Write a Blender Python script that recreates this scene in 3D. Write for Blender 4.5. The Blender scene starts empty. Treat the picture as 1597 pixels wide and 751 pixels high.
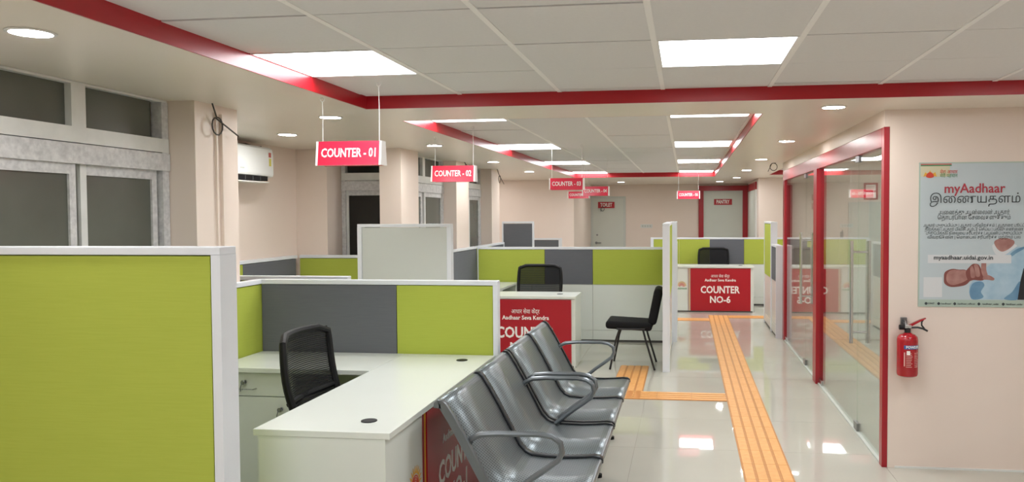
import bpy, bmesh, math, random
from mathutils import Matrix, Vector
from mathutils.geometry import tessellate_polygon
random.seed(7)
S = bpy.context.scene
COL = S.collection
PI = math.pi

# ------------------------------------------------------------------ camera
FPX, CXP, CYP = 1236.8, 909.3, 375.8
YAW, PITCH, ROLL = 0.1293, 0.0338, -0.0045
fwd = Vector((-math.sin(YAW)*math.cos(PITCH), math.cos(YAW)*math.cos(PITCH), -math.sin(PITCH)))
rt = Vector((math.cos(YAW), math.sin(YAW), 0)); up = rt.cross(fwd)
cr, sr = math.cos(ROLL), math.sin(ROLL)
rt, up = rt*cr + up*sr, up*cr - rt*sr
cam_d = bpy.data.cameras.new('camera'); cam = bpy.data.objects.new('camera', cam_d); COL.objects.link(cam)
cam_d.sensor_width = 36; cam_d.lens = FPX/1597*36
cam_d.shift_x = (798.5-CXP)/1597; cam_d.shift_y = -(375.5-CYP)/1597
cam_d.clip_start = 0.05
M = Matrix((rt, up, -fwd)).transposed().to_4x4(); M.translation = (0, 0, 1.6)
cam.matrix_world = M
S.camera = cam
# ------------------------------------------------------------------ world, exposure
w = bpy.data.worlds.new('night'); S.world = w; w.use_nodes = True
w.node_tree.nodes['Background'].inputs[0].default_value = (0.02, 0.025, 0.03, 1)
w.node_tree.nodes['Background'].inputs[1].default_value = 1.0
S.view_settings.view_transform = 'Standard'; S.view_settings.look = 'None'
S.view_settings.gamma = 1; S.view_settings.use_curve_mapping = False
S.view_settings.exposure = 0.96
PANEL_E, DOWN_E = 7.4, 95.0
S.cycles.max_bounces = 8; S.cycles.diffuse_bounces = 5; S.cycles.glossy_bounces = 4
S.cycles.transparent_max_bounces = 10; S.cycles.caustics_reflective = False; S.cycles.caustics_refractive = False
S.cycles.sample_clamp_indirect = 6.0

# ------------------------------------------------------------------ materials
MATS = {}
def mat(name, col, rough=0.5, metal=0.0, spec=0.5, noise=None, bump=0.0, nscale=20, emit=0, coat=0.0):
    m = bpy.data.materials.new(name); m.use_nodes = True
    nt = m.node_tree; b = nt.nodes['Principled BSDF']
    b.inputs['Base Color'].default_value = (*col, 1); b.inputs['Roughness'].default_value = rough
    b.inputs['Metallic'].default_value = metal; b.inputs['Specular IOR Level'].default_value = spec
    if coat: b.inputs['Coat Weight'].default_value = coat; b.inputs['Coat Roughness'].default_value = 0.08
    if emit:
        b.inputs['Emission Color'].default_value = (*col, 1); b.inputs['Emission Strength'].default_value = emit
    if noise or bump:
        tc = nt.nodes.new('ShaderNodeTexCoord'); n = nt.nodes.new('ShaderNodeTexNoise')
        n.inputs['Scale'].default_value = nscale; n.inputs['Detail'].default_value = 5
        nt.links.new(tc.outputs['Object'], n.inputs['Vector'])
        if noise:
            r = nt.nodes.new('ShaderNodeValToRGB'); r.color_ramp.elements[0].position = 0.3; r.color_ramp.elements[1].position = 0.7
            r.color_ramp.elements[0].color = (*noise, 1); r.color_ramp.elements[1].color = (*col, 1)
            nt.links.new(n.outputs['Fac'], r.inputs['Fac']); nt.links.new(r.outputs['Color'], b.inputs['Base Color'])
        if bump:
            bp = nt.nodes.new('ShaderNodeBump'); bp.inputs['Strength'].default_value = bump; bp.inputs['Distance'].default_value = 0.003
            nt.links.new(n.outputs['Fac'], bp.inputs['Height']); nt.links.new(bp.outputs['Normal'], b.inputs['Normal'])
    MATS[name] = m
    return m
mat('cream_paint', (0.78, 0.675, 0.605), 0.42, noise=(0.765, 0.66, 0.59), nscale=3, bump=0.03)
mat('soffit_paint', (0.84, 0.775, 0.69), 0.3, noise=(0.825, 0.76, 0.675), nscale=2)
mat('tile_white', (0.735, 0.735, 0.745), 0.9, noise=(0.715, 0.715, 0.725), nscale=60, bump=0.05)
mat('runner_white', (0.88, 0.88, 0.88), 0.5)
mat('dark_gap', (0.10, 0.095, 0.09), 0.9)
mat('red_paint', (0.40, 0.006, 0.014), 0.32)
mat('red_frame', (0.35, 0.010, 0.020), 0.3, noise=(0.31, 0.008, 0.017), nscale=6)
mat('red_sign', (0.74, 0.022, 0.065), 0.25)
mat('red_graphic', (0.40, 0.003, 0.014), 0.35)
mat('maroon_stripe', (0.25, 0.01, 0.015), 0.4)
mat('ink_white', (0.88, 0.86, 0.84), 0.4)
mat('white_lam', (0.70, 0.735, 0.69), 0.25, noise=(0.69, 0.725, 0.68), nscale=4)
mat('white_edge', (0.72, 0.74, 0.72), 0.35)
mat('alu_white', (0.72, 0.75, 0.80), 0.35)
mat('grey_white', (0.55, 0.58, 0.55), 0.4)
def fabric(name, a, b2):
    m = mat(name, a, 0.85, spec=0.2); nt = m.node_tree; b = nt.nodes['Principled BSDF']
    tc = nt.nodes.new('ShaderNodeTexCoord'); mp = nt.nodes.new('ShaderNodeMapping'); mp.inputs['Scale'].default_value = (8, 8, 260)
    n = nt.nodes.new('ShaderNodeTexNoise'); n.inputs['Scale'].default_value = 1.0; n.inputs['Detail'].default_value = 4
    r = nt.nodes.new('ShaderNodeValToRGB'); r.color_ramp.elements[0].color = (*b2, 1); r.color_ramp.elements[1].color = (*a, 1)
    r.color_ramp.elements[0].position = 0.25; r.color_ramp.elements[1].position = 0.75
    nt.links.new(tc.outputs['Object'], mp.inputs['Vector']); nt.links.new(mp.outputs['Vector'], n.inputs['Vector'])
    nt.links.new(n.outputs['Fac'], r.inputs['Fac']); nt.links.new(r.outputs['Color'], b.inputs['Base Color'])
    bp = nt.nodes.new('ShaderNodeBump'); bp.inputs['Strength'].default_value = 0.08; bp.inputs['Distance'].default_value = 0.002
    nt.links.new(n.outputs['Fac'], bp.inputs['Height']); nt.links.new(bp.outputs['Normal'], b.inputs['Normal'])
fabric('lime_fabric', (0.42, 0.485, 0.078), (0.39, 0.455, 0.068))
fabric('slate_fabric', (0.138, 0.144, 0.16), (0.122, 0.128, 0.143))
mat('floor_tile', (0.52, 0.51, 0.45), 0.03, spec=0.42, noise=(0.49, 0.48, 0.42), nscale=1.7)
mat('grout', (0.30, 0.285, 0.24), 0.6)
mat('tactile', (0.55, 0.25, 0.07), 0.55, noise=(0.48, 0.21, 0.055), nscale=30)
mat('tactile_bar', (0.78, 0.40, 0.135), 0.5, noise=(0.70, 0.34, 0.10), nscale=25)
mat('steel', (0.62, 0.63, 0.64), 0.22, metal=1.0)
mat('steel_dark', (0.25, 0.26, 0.27), 0.3, metal=1.0)
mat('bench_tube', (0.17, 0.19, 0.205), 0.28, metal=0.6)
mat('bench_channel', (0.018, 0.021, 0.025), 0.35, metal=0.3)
mat('black_plastic', (0.009, 0.009, 0.010), 0.55, spec=0.25)
mat('black_fabric', (0.010, 0.010, 0.011), 0.9, spec=0.2, bump=0.3, nscale=120)
mat('black_metal', (0.010, 0.010, 0.012), 0.4)
mat('upvc', (0.74, 0.75, 0.74), 0.4, noise=(0.64, 0.65, 0.64), nscale=9)
mat('upvc_dirty', (0.68, 0.68, 0.69), 0.5, noise=(0.48, 0.48, 0.50), nscale=40)
mat('pane_dark', (0.115, 0.122, 0.105), 0.22, spec=0.5, noise=(0.085, 0.092, 0.078), nscale=1.8)
mat('pane_black', (0.014, 0.014, 0.012), 0.2, spec=0.3)
mat('ac_white', (0.78, 0.80, 0.80), 0.28)
mat('door_white', (0.60, 0.63, 0.58), 0.4, noise=(0.58, 0.61, 0.56), nscale=3)
mat('ext_red', (0.37, 0.006, 0.014), 0.25, coat=0.3)
mat('label_blue', (0.03, 0.10, 0.32), 0.4)
mat('label_print', (0.75, 0.45, 0.42), 0.5)
mat('sticker_yellow', (0.65, 0.60, 0.12), 0.5)
mat('sticker_red', (0.5, 0.12, 0.10), 0.5)
mat('gold_ink', (0.70, 0.36, 0.03), 0.5)
mat('emblem_red', (0.60, 0.05, 0.02), 0.5)
mat('green_ink', (0.03, 0.22, 0.06), 0.5)
mat('dark_ink', (0.035, 0.045, 0.05), 0.5)
mat('poster_red_ink', (0.40, 0.03, 0.05), 0.5)
mat('poster_paper', (0.50, 0.575, 0.61), 0.35, noise=(0.46, 0.535, 0.57), nscale=2.2)
mat('poster_margin', (0.40, 0.50, 0.44), 0.35)
mat('poster_white', (0.62, 0.64, 0.66), 0.4)
mat('poster_cream', (0.58, 0.55, 0.38), 0.4)
mat('shirt_pale', (0.44, 0.58, 0.67), 0.5, noise=(0.28, 0.44, 0.57), nscale=9)
mat('shirt_blue', (0.10, 0.22, 0.36), 0.5, noise=(0.16, 0.31, 0.45), nscale=14)
mat('print_skin', (0.42, 0.23, 0.20), 0.5, noise=(0.27, 0.11, 0.10), nscale=16)
mat('print_skin_dark', (0.20, 0.06, 0.05), 0.5)
mat('print_black', (0.012, 0.014, 0.018), 0.5)
mat('wire', (0.05, 0.045, 0.04), 0.5)
mat('cord_white', (0.75, 0.74, 0.72), 0.5)
mat('silver_rim', (0.75, 0.75, 0.74), 0.35)
def emitter(name, col, st):
    m = bpy.data.materials.new(name); m.use_nodes = True; nt = m.node_tree; nt.nodes.clear()
    e = nt.nodes.new('ShaderNodeEmission'); e.inputs[0].default_value = (*col, 1); e.inputs[1].default_value = st
    o = nt.nodes.new('ShaderNodeOutputMaterial'); nt.links.new(e.outputs[0], o.inputs[0]); MATS[name] = m
emitter('panel_glow', (0.97, 0.985, 1.0), PANEL_E)
emitter('down_glow', (1.0, 0.985, 0.955), DOWN_E)
def glass_mat():   # thin architectural glass: Schlick reflection over clear transmission
    m = bpy.data.materials.new('glass'); m.use_nodes = True; nt = m.node_tree; nt.nodes.clear(); L = nt.links.new
    g = nt.nodes.new('ShaderNodeNewGeometry'); d = nt.nodes.new('ShaderNodeVectorMath'); d.operation = 'DOT_PRODUCT'
    L(g.outputs['Incoming'], d.inputs[0]); L(g.outputs['Normal'], d.inputs[1])
    a = nt.nodes.new('ShaderNodeMath'); a.operation = 'ABSOLUTE'; L(d.outputs['Value'], a.inputs[0])
    s = nt.nodes.new('ShaderNodeMath'); s.operation = 'SUBTRACT'; s.inputs[0].default_value = 1; L(a.outputs[0], s.inputs[1])
    p = nt.nodes.new('ShaderNodeMath'); p.operation = 'POWER'; p.inputs[1].default_value = 5; L(s.outputs[0], p.inputs[0])
    q = nt.nodes.new('ShaderNodeMath'); q.operation = 'MULTIPLY_ADD'; q.inputs[1].default_value = 0.96; q.inputs[2].default_value = 0.04; L(p.outputs[0], q.inputs[0])
    t = nt.nodes.new('ShaderNodeBsdfTransparent'); t.inputs[0].default_value = (0.93, 0.96, 0.94, 1)
    gl = nt.nodes.new('ShaderNodeBsdfGlossy'); gl.inputs['Roughness'].default_value = 0.0
    mx = nt.nodes.new('ShaderNodeMixShader'); L(q.outputs[0], mx.inputs[0]); L(t.outputs[0], mx.inputs[1]); L(gl.outputs[0], mx.inputs[2])
    o = nt.nodes.new('ShaderNodeOutputMaterial'); L(mx.outputs[0], o.inputs[0]); MATS['glass'] = m
glass_mat()
def mesh_mat():    # woven chair mesh, partly see-through
    m = mat('chair_mesh', (0.012, 0.012, 0.013), 0.7, spec=0.2); nt = m.node_tree; L = nt.links.new
    b = nt.nodes['Principled BSDF']; o = nt.nodes['Material Output']
    tc = nt.nodes.new('ShaderNodeTexCoord'); wv = nt.nodes.new('ShaderNodeTexWave'); wv.bands_direction = 'Z'
    wv.inputs['Scale'].default_value = 30; wv.inputs['Distortion'].default_value = 1.2; L(tc.outputs['Object'], wv.inputs['Vector'])
    r = nt.nodes.new('ShaderNodeMath'); r.operation = 'MULTIPLY'; r.inputs[1].default_value = 0.22; L(wv.outputs['Fac'], r.inputs[0])
    t = nt.nodes.new('ShaderNodeBsdfTransparent'); mx = nt.nodes.new('ShaderNodeMixShader')
    L(r.outputs[0], mx.inputs[0]); L(b.outputs[0], mx.inputs[1]); L(t.outputs[0], mx.inputs[2]); L(mx.outputs[0], o.inputs[0])
mesh_mat()
def perforated():
    m = mat('perforated_steel', (0.23, 0.265, 0.28), 0.2, metal=0.6); nt = m.node_tree; L = nt.links.new; b = nt.nodes['Principled BSDF']
    uv = nt.nodes.new('ShaderNodeUVMap'); v = nt.nodes.new('ShaderNodeTexVoronoi'); v.voronoi_dimensions = '2D'
    v.inputs['Scale'].default_value = 62; v.inputs['Randomness'].default_value = 0.0
    mp = nt.nodes.new('ShaderNodeMapping'); mp.inputs['Rotation'].default_value = (0, 0, PI/4)
    L(uv.outputs[0], mp.inputs['Vector']); L(mp.outputs[0], v.inputs['Vector'])
    r = nt.nodes.new('ShaderNodeValToRGB'); e = r.color_ramp.elements
    e[0].position = 0.26; e[0].color = (0.075, 0.085, 0.09, 1); e[1].position = 0.32; e[1].color = (0.23, 0.265, 0.28, 1)
    L(v.outputs['Distance'], r.inputs['Fac']); L(r.outputs['Color'], b.inputs['Base Color'])
    n = nt.nodes.new('ShaderNodeTexNoise'); n.inputs['Scale'].default_value = 3; tc = nt.nodes.new('ShaderNodeTexCoord'); L(tc.outputs['Object'], n.inputs['Vector'])
    mr = nt.nodes.new('ShaderNodeMapRange'); mr.inputs['To Min'].default_value = 0.22; mr.inputs['To Max'].default_value = 0.42
    L(n.outputs['Fac'], mr.inputs['Value']); L(mr.outputs[0], b.inputs['Roughness'])
perforated()

# ------------------------------------------------------------------ builders
def link(o, parent=None):
    COL.objects.link(o)
    if parent is not None: o.parent = parent
    return o
def tag(o, label=None, cat=None, group=None, kind=None):
    if label: o['label'] = label
    if cat: o['category'] = cat
    if group: o['group'] = group
    if kind: o['kind'] = kind
    return o
def thing(name, label, cat, loc=(0, 0, 0), rz=0, group=None):
    o = bpy.data.objects.new(name, None); o.location = loc; o.rotation_euler = (0, 0, rz); o.empty_display_size = 0.1
    return tag(link(o), label, cat, group)
class MB:
    def __init__(s): s.bm = bmesh.new(); s.uv = None
    def box(s, x0, x1, y0, y1, z0, z1, bev=0):
        g = bmesh.ops.create_cube(s.bm, size=1)['verts']
        for v in g: v.co = Vector((x0+(v.co.x+.5)*(x1-x0), y0+(v.co.y+.5)*(y1-y0), z0+(v.co.z+.5)*(z1-z0)))
        if bev:
            ed = list({e for v in g for e in v.link_edges})
            bmesh.ops.bevel(s.bm, geom=ed, offset=bev, segments=2, affect='EDGES', profile=0.6)
        return s
    def cyl(s, c, r, h, axis='z', seg=20, r2=None):
        rot = {'z': Matrix.Identity(3), 'x': Matrix.Rotation(PI/2, 3, 'Y'), 'y': Matrix.Rotation(-PI/2, 3, 'X')}[axis]
        bmesh.ops.create_cone(s.bm, cap_ends=True, segments=seg, radius1=r, radius2=r if r2 is None else r2, depth=h,
                              matrix=Matrix.Translation(c) @ rot.to_4x4())
        return s
    def sphere(s, c, r, sc=(1, 1, 1), seg=12):
        bmesh.ops.create_uvsphere(s.bm, u_segments=seg, v_segments=max(6, seg//2), radius=r, matrix=Matrix.Translation(c) @ Matrix.Diagonal((*sc, 1)))
        return s
    def poly(s, pts):
        s.bm.faces.new([s.bm.verts.new(p) for p in pts]); return s
    def prism(s, pts, d):          # pts: planar loop, d: extrusion vector
        d = Vector(d); a = [s.bm.verts.new(p) for p in pts]; b = [s.bm.verts.new(Vector(p)+d) for p in pts]; n = len(pts)
        s.bm.faces.new(a); s.bm.faces.new(b[::-1])
        for i in range(n): s.bm.faces.new((a[i], b[i], b[(i+1) % n], a[(i+1) % n]))
        return s
    def tube(s, pts, r, seg=8, closed=False):
        pts = [Vector(p) for p in pts]; n = len(pts); rings = []; ref = None
        for i, p in enumerate(pts):
            a = pts[i-1] if (i > 0 or closed) else p; b = pts[(i+1) % n] if (i < n-1 or closed) else p
            t = (b-a).normalized()
            if ref is None:
                ref = Vector((0, 0, 1)) if abs(t.z) < .9 else Vector((1, 0, 0))
            u = (ref - t*ref.dot(t))
            if u.length < 1e-5: u = t.orthogonal()
            u.normalize(); ref = u; v = t.cross(u)
            rr = r[i] if isinstance(r, (list, tuple)) else r
            rings.append([s.bm.verts.new(p + u*rr*math.cos(2*PI*k/seg) + v*rr*math.sin(2*PI*k/seg)) for k in range(seg)])
        for i in range(n if closed else n-1):
            A, B = rings[i], rings[(i+1) % n]
            for k in range(seg): s.bm.faces.new((A[k], A[(k+1) % seg], B[(k+1) % seg], B[k]))
        if not closed: s.bm.faces.new(rings[0][::-1]); s.bm.faces.new(rings[-1])
        return s
    def lathe(s, prof, c=(0, 0, 0), seg=24):
        rings = []
        for r, z in prof:
            rings.append([s.bm.verts.new((c[0]+r*math.cos(2*PI*k/seg), c[1]+r*math.sin(2*PI*k/seg), c[2]+z)) for k in range(seg)])
        for A, B in zip(rings, rings[1:]):
            for k in range(seg): s.bm.faces.new((A[k], A[(k+1) % seg], B[(k+1) % seg], B[k]))
        s.bm.faces.new(rings[0][::-1]); s.bm.faces.new(rings[-1]); return s
    def strip(s, prof, y0, y1, th, uvs=True):   # sheet following an (x,z) profile, extruded along y
        n = len(prof); P = [Vector((p[0], 0, p[1])) for p in prof]; N = []
        for i in range(n):
            t = P[min(i+1, n-1)] - P[max(i-1, 0)]; N.append(Vector((-t.z, 0, t.x)).normalized())
        lay = s.bm.loops.layers.uv.verify() if uvs else None
        ln = [0]
        for i in range(1, n): ln.append(ln[-1] + (P[i]-P[i-1]).length)
        top = [[s.bm.verts.new((P[i].x, y, P[i].z)) for y in (y0, y1)] for i in range(n)]
        bot = [[s.bm.verts.new((P[i].x-N[i].x*th, y, P[i].z-N[i].z*th)) for y in (y0, y1)] for i in range(n)]
        def f(vs, uv=None):
            fc = s.bm.faces.new(vs); fc.smooth = uv is not None
            if lay is not None and uv:
                for l, c in zip(fc.loops, uv): l[lay].uv = c
        for i in range(n-1):
            f((top[i][0], top[i+1][0], top[i+1][1], top[i][1]), [(y0, ln[i]), (y0, ln[i+1]), (y1, ln[i+1]), (y1, ln[i])])
            f((bot[i][0], bot[i][1], bot[i+1][1], bot[i+1][0]), [(y0, ln[i]), (y1, ln[i]), (y1, ln[i+1]), (y0, ln[i+1])])
            f((top[i][0], bot[i][0], bot[i+1][0], top[i+1][0])); f((top[i][1], top[i+1][1], bot[i+1][1], bot[i][1]))
        f((top[0][0], top[0][1], bot[0][1], bot[0][0])); f((top[-1][0], bot[-1][0], bot[-1][1], top[-1][1]))
        return s
    def mesh(s, name, m, smooth=False):
        me = bpy.data.meshes.new(name); bmesh.ops.recalc_face_normals(s.bm, faces=s.bm.faces[:]); s.bm.to_mesh(me); s.bm.free()
        if smooth:
            for p in me.polygons: p.use_smooth = True
            me.set_sharp_from_angle(angle=math.radians(smooth if smooth is not True else 40))
        if m: me.materials.append(MATS[m])
        return me
    def build(s, name, m, parent=None, smooth=False, loc=None, rot=None):
        o = bpy.data.objects.new(name, s.mesh(name, m, smooth))
        if loc: o.location = loc
        if rot: o.rotation_euler = rot
        return link(o, parent)
def inst(name, me, parent=None, loc=(0, 0, 0), rot=(0, 0, 0)):
    o = bpy.data.objects.new(name, me); o.location = loc; o.rotation_euler = rot; return link(o, parent)
def struct(name, mb, m, parent=None, label=None, smooth=False):
    o = mb.build(name, m, parent, smooth)
    if parent is None: o['kind'] = 'structure'
    if label: o['label'] = label
    return o
def B(*a, **k): return MB().box(*a, **k)
def copy_tree(o, parent=None):
    c = o.copy(); COL.objects.link(c); c.parent = parent
    for ch in list(o.children): copy_tree(ch, c)
    return c
def solid_letters(me, h):
    """fill glyph outlines (edge loops) with non-zero winding, so overlapping strokes stay solid"""
    nb = {}
    for e in me.edges:
        a, b = e.vertices; nb.setdefault(a, []).append(b); nb.setdefault(b, []).append(a)
    seen = set(); loops = []
    for v in range(len(me.vertices)):
        if v in seen or v not in nb: continue
        lp = [v]; seen.add(v); cur = v
        while True:
            nx = [k for k in nb[cur] if k not in seen]
            if not nx: break
            cur = v+1 if (cur == v and v+1 in nx) else nx[0]; seen.add(cur); lp.append(cur)
        if len(lp) > 2: loops.append([me.vertices[k].co.copy() for k in lp])
    area = lambda L: sum(L[i-1].x*L[i].y-L[i].x*L[i-1].y for i in range(len(L)))/2
    def inside(p, L):
        c = False
        for i in range(len(L)):
            a, b = L[i-1], L[i]
            if (a.y > p.y) != (b.y > p.y) and p.x < (b.x-a.x)*(p.y-a.y)/(b.y-a.y)+a.x: c = not c
        return c
    if not loops: return
    ars = [area(L) for L in loops]; sg = 1 if sum(ars) > 0 else -1
    outs = [(L, abs(a)) for L, a in zip(loops, ars) if a*sg > 0]; holes = [L for L, a in zip(loops, ars) if a*sg <= 0]
    own = {i: [] for i in range(len(outs))}
    for H in holes:
        c = [i for i, (L, a) in enumerate(outs) if inside(H[0], L)]
        if c: own[min(c, key=lambda i: outs[i][1])].append(H)
        else: own[len(outs)] = []; outs.append((H, abs(area(H))))
    V, F = [], []
    for i, (L, a) in enumerate(outs):
        polys = [L]+own[i]; base = len(V)
        for P_ in polys: V += [(p.x, p.y, h+.00001*(i % 7)) for p in P_]
        F += [tuple(base+k for k in f) for f in tessellate_polygon(polys)]
    me.clear_geometry(); me.from_pydata(V, [], F); me.update()
def text(body, size, m, parent, loc, rot, bold=0.0, name='lettering', align='CENTER', sx=1.0, width=None):
    c = bpy.data.curves.new('t', 'FONT'); c.body = body; c.size = size; c.align_x = align; c.align_y = 'CENTER'
    c.resolution_u = 2; indic = any(ord(ch) > 0x8ff for ch in body)
    if indic: c.fill_mode = 'NONE'
    else: c.offset = bold*size; c.extrude = 0.0006
    t = bpy.data.objects.new('t', c); COL.objects.link(t)
    dg = bpy.context.evaluated_depsgraph_get(); me = bpy.data.meshes.new_from_object(t.evaluated_get(dg))
    bpy.data.objects.remove(t); bpy.data.curves.remove(c)
    if indic: solid_letters(me, .0006)
    if width and len(me.vertices):
        xs = [v.co.x for v in me.vertices]; k = width/(max(xs)-min(xs)); cx = (max(xs)+min(xs))/2 if align == 'CENTER' else min(xs)
        for v in me.vertices: v.co.x = (v.co.x-cx)*k
    elif sx != 1:
        for v in me.vertices: v.co.x *= sx
    me.materials.clear(); me.materials.append(MATS[m]); me.name = name
    o = bpy.data.objects.new(name, me); o.location = loc; o.rotation_euler = rot
    return link(o, parent)
UPR = (PI/2, 0, 0)
def tamil(s):       # vowel signs drawn before their consonant
    out = []
    for ch in s:
        if ch in '\u0bc6\u0bc7\u0bc8' and out: c = out.pop(); out += [ch, c]
        elif ch in '\u0bca\u0bcb' and out: c = out.pop(); out += ['\u0bc6' if ch == '\u0bca' else '\u0bc7', c, '\u0bbe']
        else: out.append(ch)
    return ''.join(out)

# ------------------------------------------------------------------ setting: floor
ZS, ZT = 2.24, 2.316
XL, XR, YN, YF = -4.1, 3.6, -3.0, 17.4
floor = struct('floor', B(XL, XR, YN, YF, -0.15, -0.004), 'grout')
floor['label'] = 'polished beige grey tiled floor'
tile_me = B(-0.399, 0.399, -0.399, 0.399, -0.004, 0).mesh('floor_tile', 'floor_tile')
for i in range(-4, 5):
    for j in range(-3, 22):
        cx, cy = 0.05+i*0.8, 0.2+j*0.8
        if cx-.4 > XL and cx+.4 < XR+.2 and cy+.4 < YF: inst('floor_tile', tile_me, floor, (cx, cy, 0))
# tactile paving
tp = thing('tactile_paving', 'orange ribbed tactile guide strip laid along the corridor floor', 'paving', (0.5, 7, 0.001))
def tact_mesh():
    mb = MB(); mb.box(-.1496, .1496, -.1496, .1496, 0, .003); return mb.mesh('tactile_tile', 'tactile')
bar_mb = MB()
for k in range(4): bar_mb.box(-.1385+k*.0735, -.0825+k*.0735, -.1488, .1488, .003, .0065, bev=0.0015)
bar_me = bar_mb.mesh('tactile_ribs', 'tactile_bar')
tt = tact_mesh()
def tact(x, y, r):
    o = inst('tactile_tile', tt, tp, (x-.5, y-7, 0), (0, 0, r)); inst('raised_ribs', bar_me, o)
for k in range(36): tact(0.497, 12.45-0.3*k, 0)
for k in range(3): tact(0.195-0.3*k, 6.96, PI/2)
tact(-0.705+.17, 6.96, 0); 
for k in range(4): tact(-0.535, 7.26+.3*k, 0)
for k in range(2): tact(0.797+.3*k, 12.45, PI/2)
for k in range(2): tact(0.197-.3*k, 12.08, PI/2)

# ------------------------------------------------------------------ setting: ceiling
T1 = (-1.92, 3.2, -2.4, 4.61); T2 = (-1.92, 0.49, 5.22, 13.8); T3 = (1.36, 3.2, 11.3, 13.45)
holes = [T1, T2, T3]
xs = sorted({XL, XR, *[h[0] for h in holes], *[h[1] for h in holes]}); ys = sorted({YN, YF, *[h[2] for h in holes], *[h[3] for h in holes]})
cb = MB()
for j in range(len(ys)-1):
    run = None
    for i in range(len(xs)):
        inside = i < len(xs)-1 and not any(h[0] <= xs[i] < h[1] and h[2] <= ys[j] < h[3] for h in holes)
        if inside and run is None: run = xs[i]
        if not inside and run is not None: cb.box(run, xs[i], ys[j], ys[j+1], ZS, 2.45); run = None
for h in holes: cb.box(h[0], h[1], h[2], h[3], ZT+.02, 2.45)
ceiling = struct('ceiling', cb, 'soffit_paint', label='cream soffit with recessed tile trays')
tn = 0
for h, sides in ((T1, 'nflr'), (T2, 'nflr'), (T3, 'fl')):
    x0, x1, y0, y1 = h; t = 0.008
    for sd in sides:
        tn += 1
        q = {'n': (x0, x1, y0, y0+t), 'f': (x0, x1, y1-t, y1), 'l': (x0, x0+t, y0+t, y1-t), 'r': (x1-t, x1, y0+t, y1-t)}[sd]
        struct('trim_%d' % tn, B(*q, ZS+.0005, ZT+.02), 'red_paint', label='red band around the recessed ceiling tray')
LIGHTS = []
def tray(h, gx, gy, px, py, lights):
    x0, x1, y0, y1 = (h[0]+.008, h[1]-.008, h[2]+.008, h[3]-.008); cache = {}
    i0 = math.floor((x0-gx)/px+1e-6); i1 = math.ceil((x1-gx)/px-1e-6); j0 = math.floor((y0-gy)/py+1e-6); j1 = math.ceil((y1-gy)/py-1e-6)
    for i in range(i0, i1):
        for j in range(j0, j1):
            a0, a1 = max(gx+i*px+.012, x0), min(gx+(i+1)*px-.012, x1); b0, b1 = max(gy+j*py+.0055, y0), min(gy+(j+1)*py-.0055, y1)
            if a1-a0 < .02 or b1-b0 < .02: continue
            if (i, j) in lights: LIGHTS.append((a0, a1, b0, b1)); continue
            k = (round(a1-a0, 3), round(b1-b0, 3))
            if k not in cache: cache[k] = B(-k[0]/2, k[0]/2, -k[1]/2, k[1]/2, 0, .012).mesh('ceiling_tile', 'tile_white')
            inst('ceiling_tile', cache[k], ceiling, ((a0+a1)/2, (b0+b1)/2, ZT+random.uniform(-.0012, .0015)), (random.uniform(-.007, .007), random.uniform(-.002, .002), 0))
    for i in range(i0, i1+1):
        gxx = gx+i*px
        if x0+.01 < gxx < x1-.01: B(gxx-.012, gxx+.012, y0, y1, ZT-.003, ZT+.016).build('ceiling_runner', 'runner_white', ceiling)
    B(x0, x1, y0, y1, ZT+.014, ZT+.0195).build('tray_backing', 'dark_gap', ceiling)
GX = -0.132
tray(T1, GX, 3.31, 0.6, 0.6, {(-3, 0), (0, 0), (3, 0), (-3, -4), (0, -4), (3, -4), (-3, -8), (0, -8), (3, -8)})
tray(T2, GX, 5.29, 0.6, 0.6625, {(a, b) for a in (-3, 0) for b in (0, 4, 8, 12)})
tray(T3, GX, 11.4, 0.6, 0.6, {(3, 1), (4, 1), (5, 1)})  # unseen row, two panels of it added to brighten the right wall block
where = {0: 'over the first counter beside the red band', 1: 'over the corridor'}
def dist_word(x, y):
    c = 'left column' if x < -1 else ('right column' if x < 1 else 'far right column')
    return c
for n, (a0, a1, b0, b1) in enumerate(sorted(LIGHTS, key=lambda q: (q[2], q[0]))):
    cx, cy = (a0+a1)/2, (b0+b1)/2
    if cy < 3: lab = 'ceiling light panel behind the photographer, %s column, %s row' % ('left' if cx < -1 else ('middle' if cx < 1 else 'right'), 'nearer' if cy > 0 else 'farther'); grp = 'light panels behind the view'
    elif cy < 4.5:
        lab = {0: 'large bright ceiling panel above the first hanging counter sign', 1: 'large bright ceiling panel in the front tray above the corridor',
               2: 'ceiling panel at the right end of the front tray'}[0 if cx < -1 else (1 if cx < 1 else 2)]; grp = 'light panels of the front tray'
    elif cx > 1: lab = 'unseen panel of a light row widened to brighten the right wall block, in the small tray beyond the glass doors, %s' % ('leftmost' if cx < 2.1 else ('middle one' if cx < 2.7 else 'rightmost')); grp = 'light panels of the small tray'
    else:
        k = round((cy-5.6)/2.65)
        lab = 'square light panel in the far ceiling tray, %s side, %s' % ('left' if cx < -1 else 'right', ['nearest row', 'second row from the front', 'third row from the front', 'last row by the end band'][k])
        grp = 'light panels of the far tray'
    L = thing('ceiling_light', lab, 'ceiling light', (cx, cy, ZT), 0, grp)
    hx, hy = (a1-a0)/2, (b1-b0)/2
    fr = MB()
    for q in ((-hx, hx, -hy, -hy+.008), (-hx, hx, hy-.008, hy), (-hx, -hx+.008, -hy+.008, hy-.008), (hx-.008, hx, -hy+.008, hy-.008)): fr.box(*q, -.003, .012)
    fr.build('light_frame', 'runner_white', L)
    B(-hx+.008, hx-.008, -hy+.008, hy-.008, 0, .01).build('diffuser', 'panel_glow', L)
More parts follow.
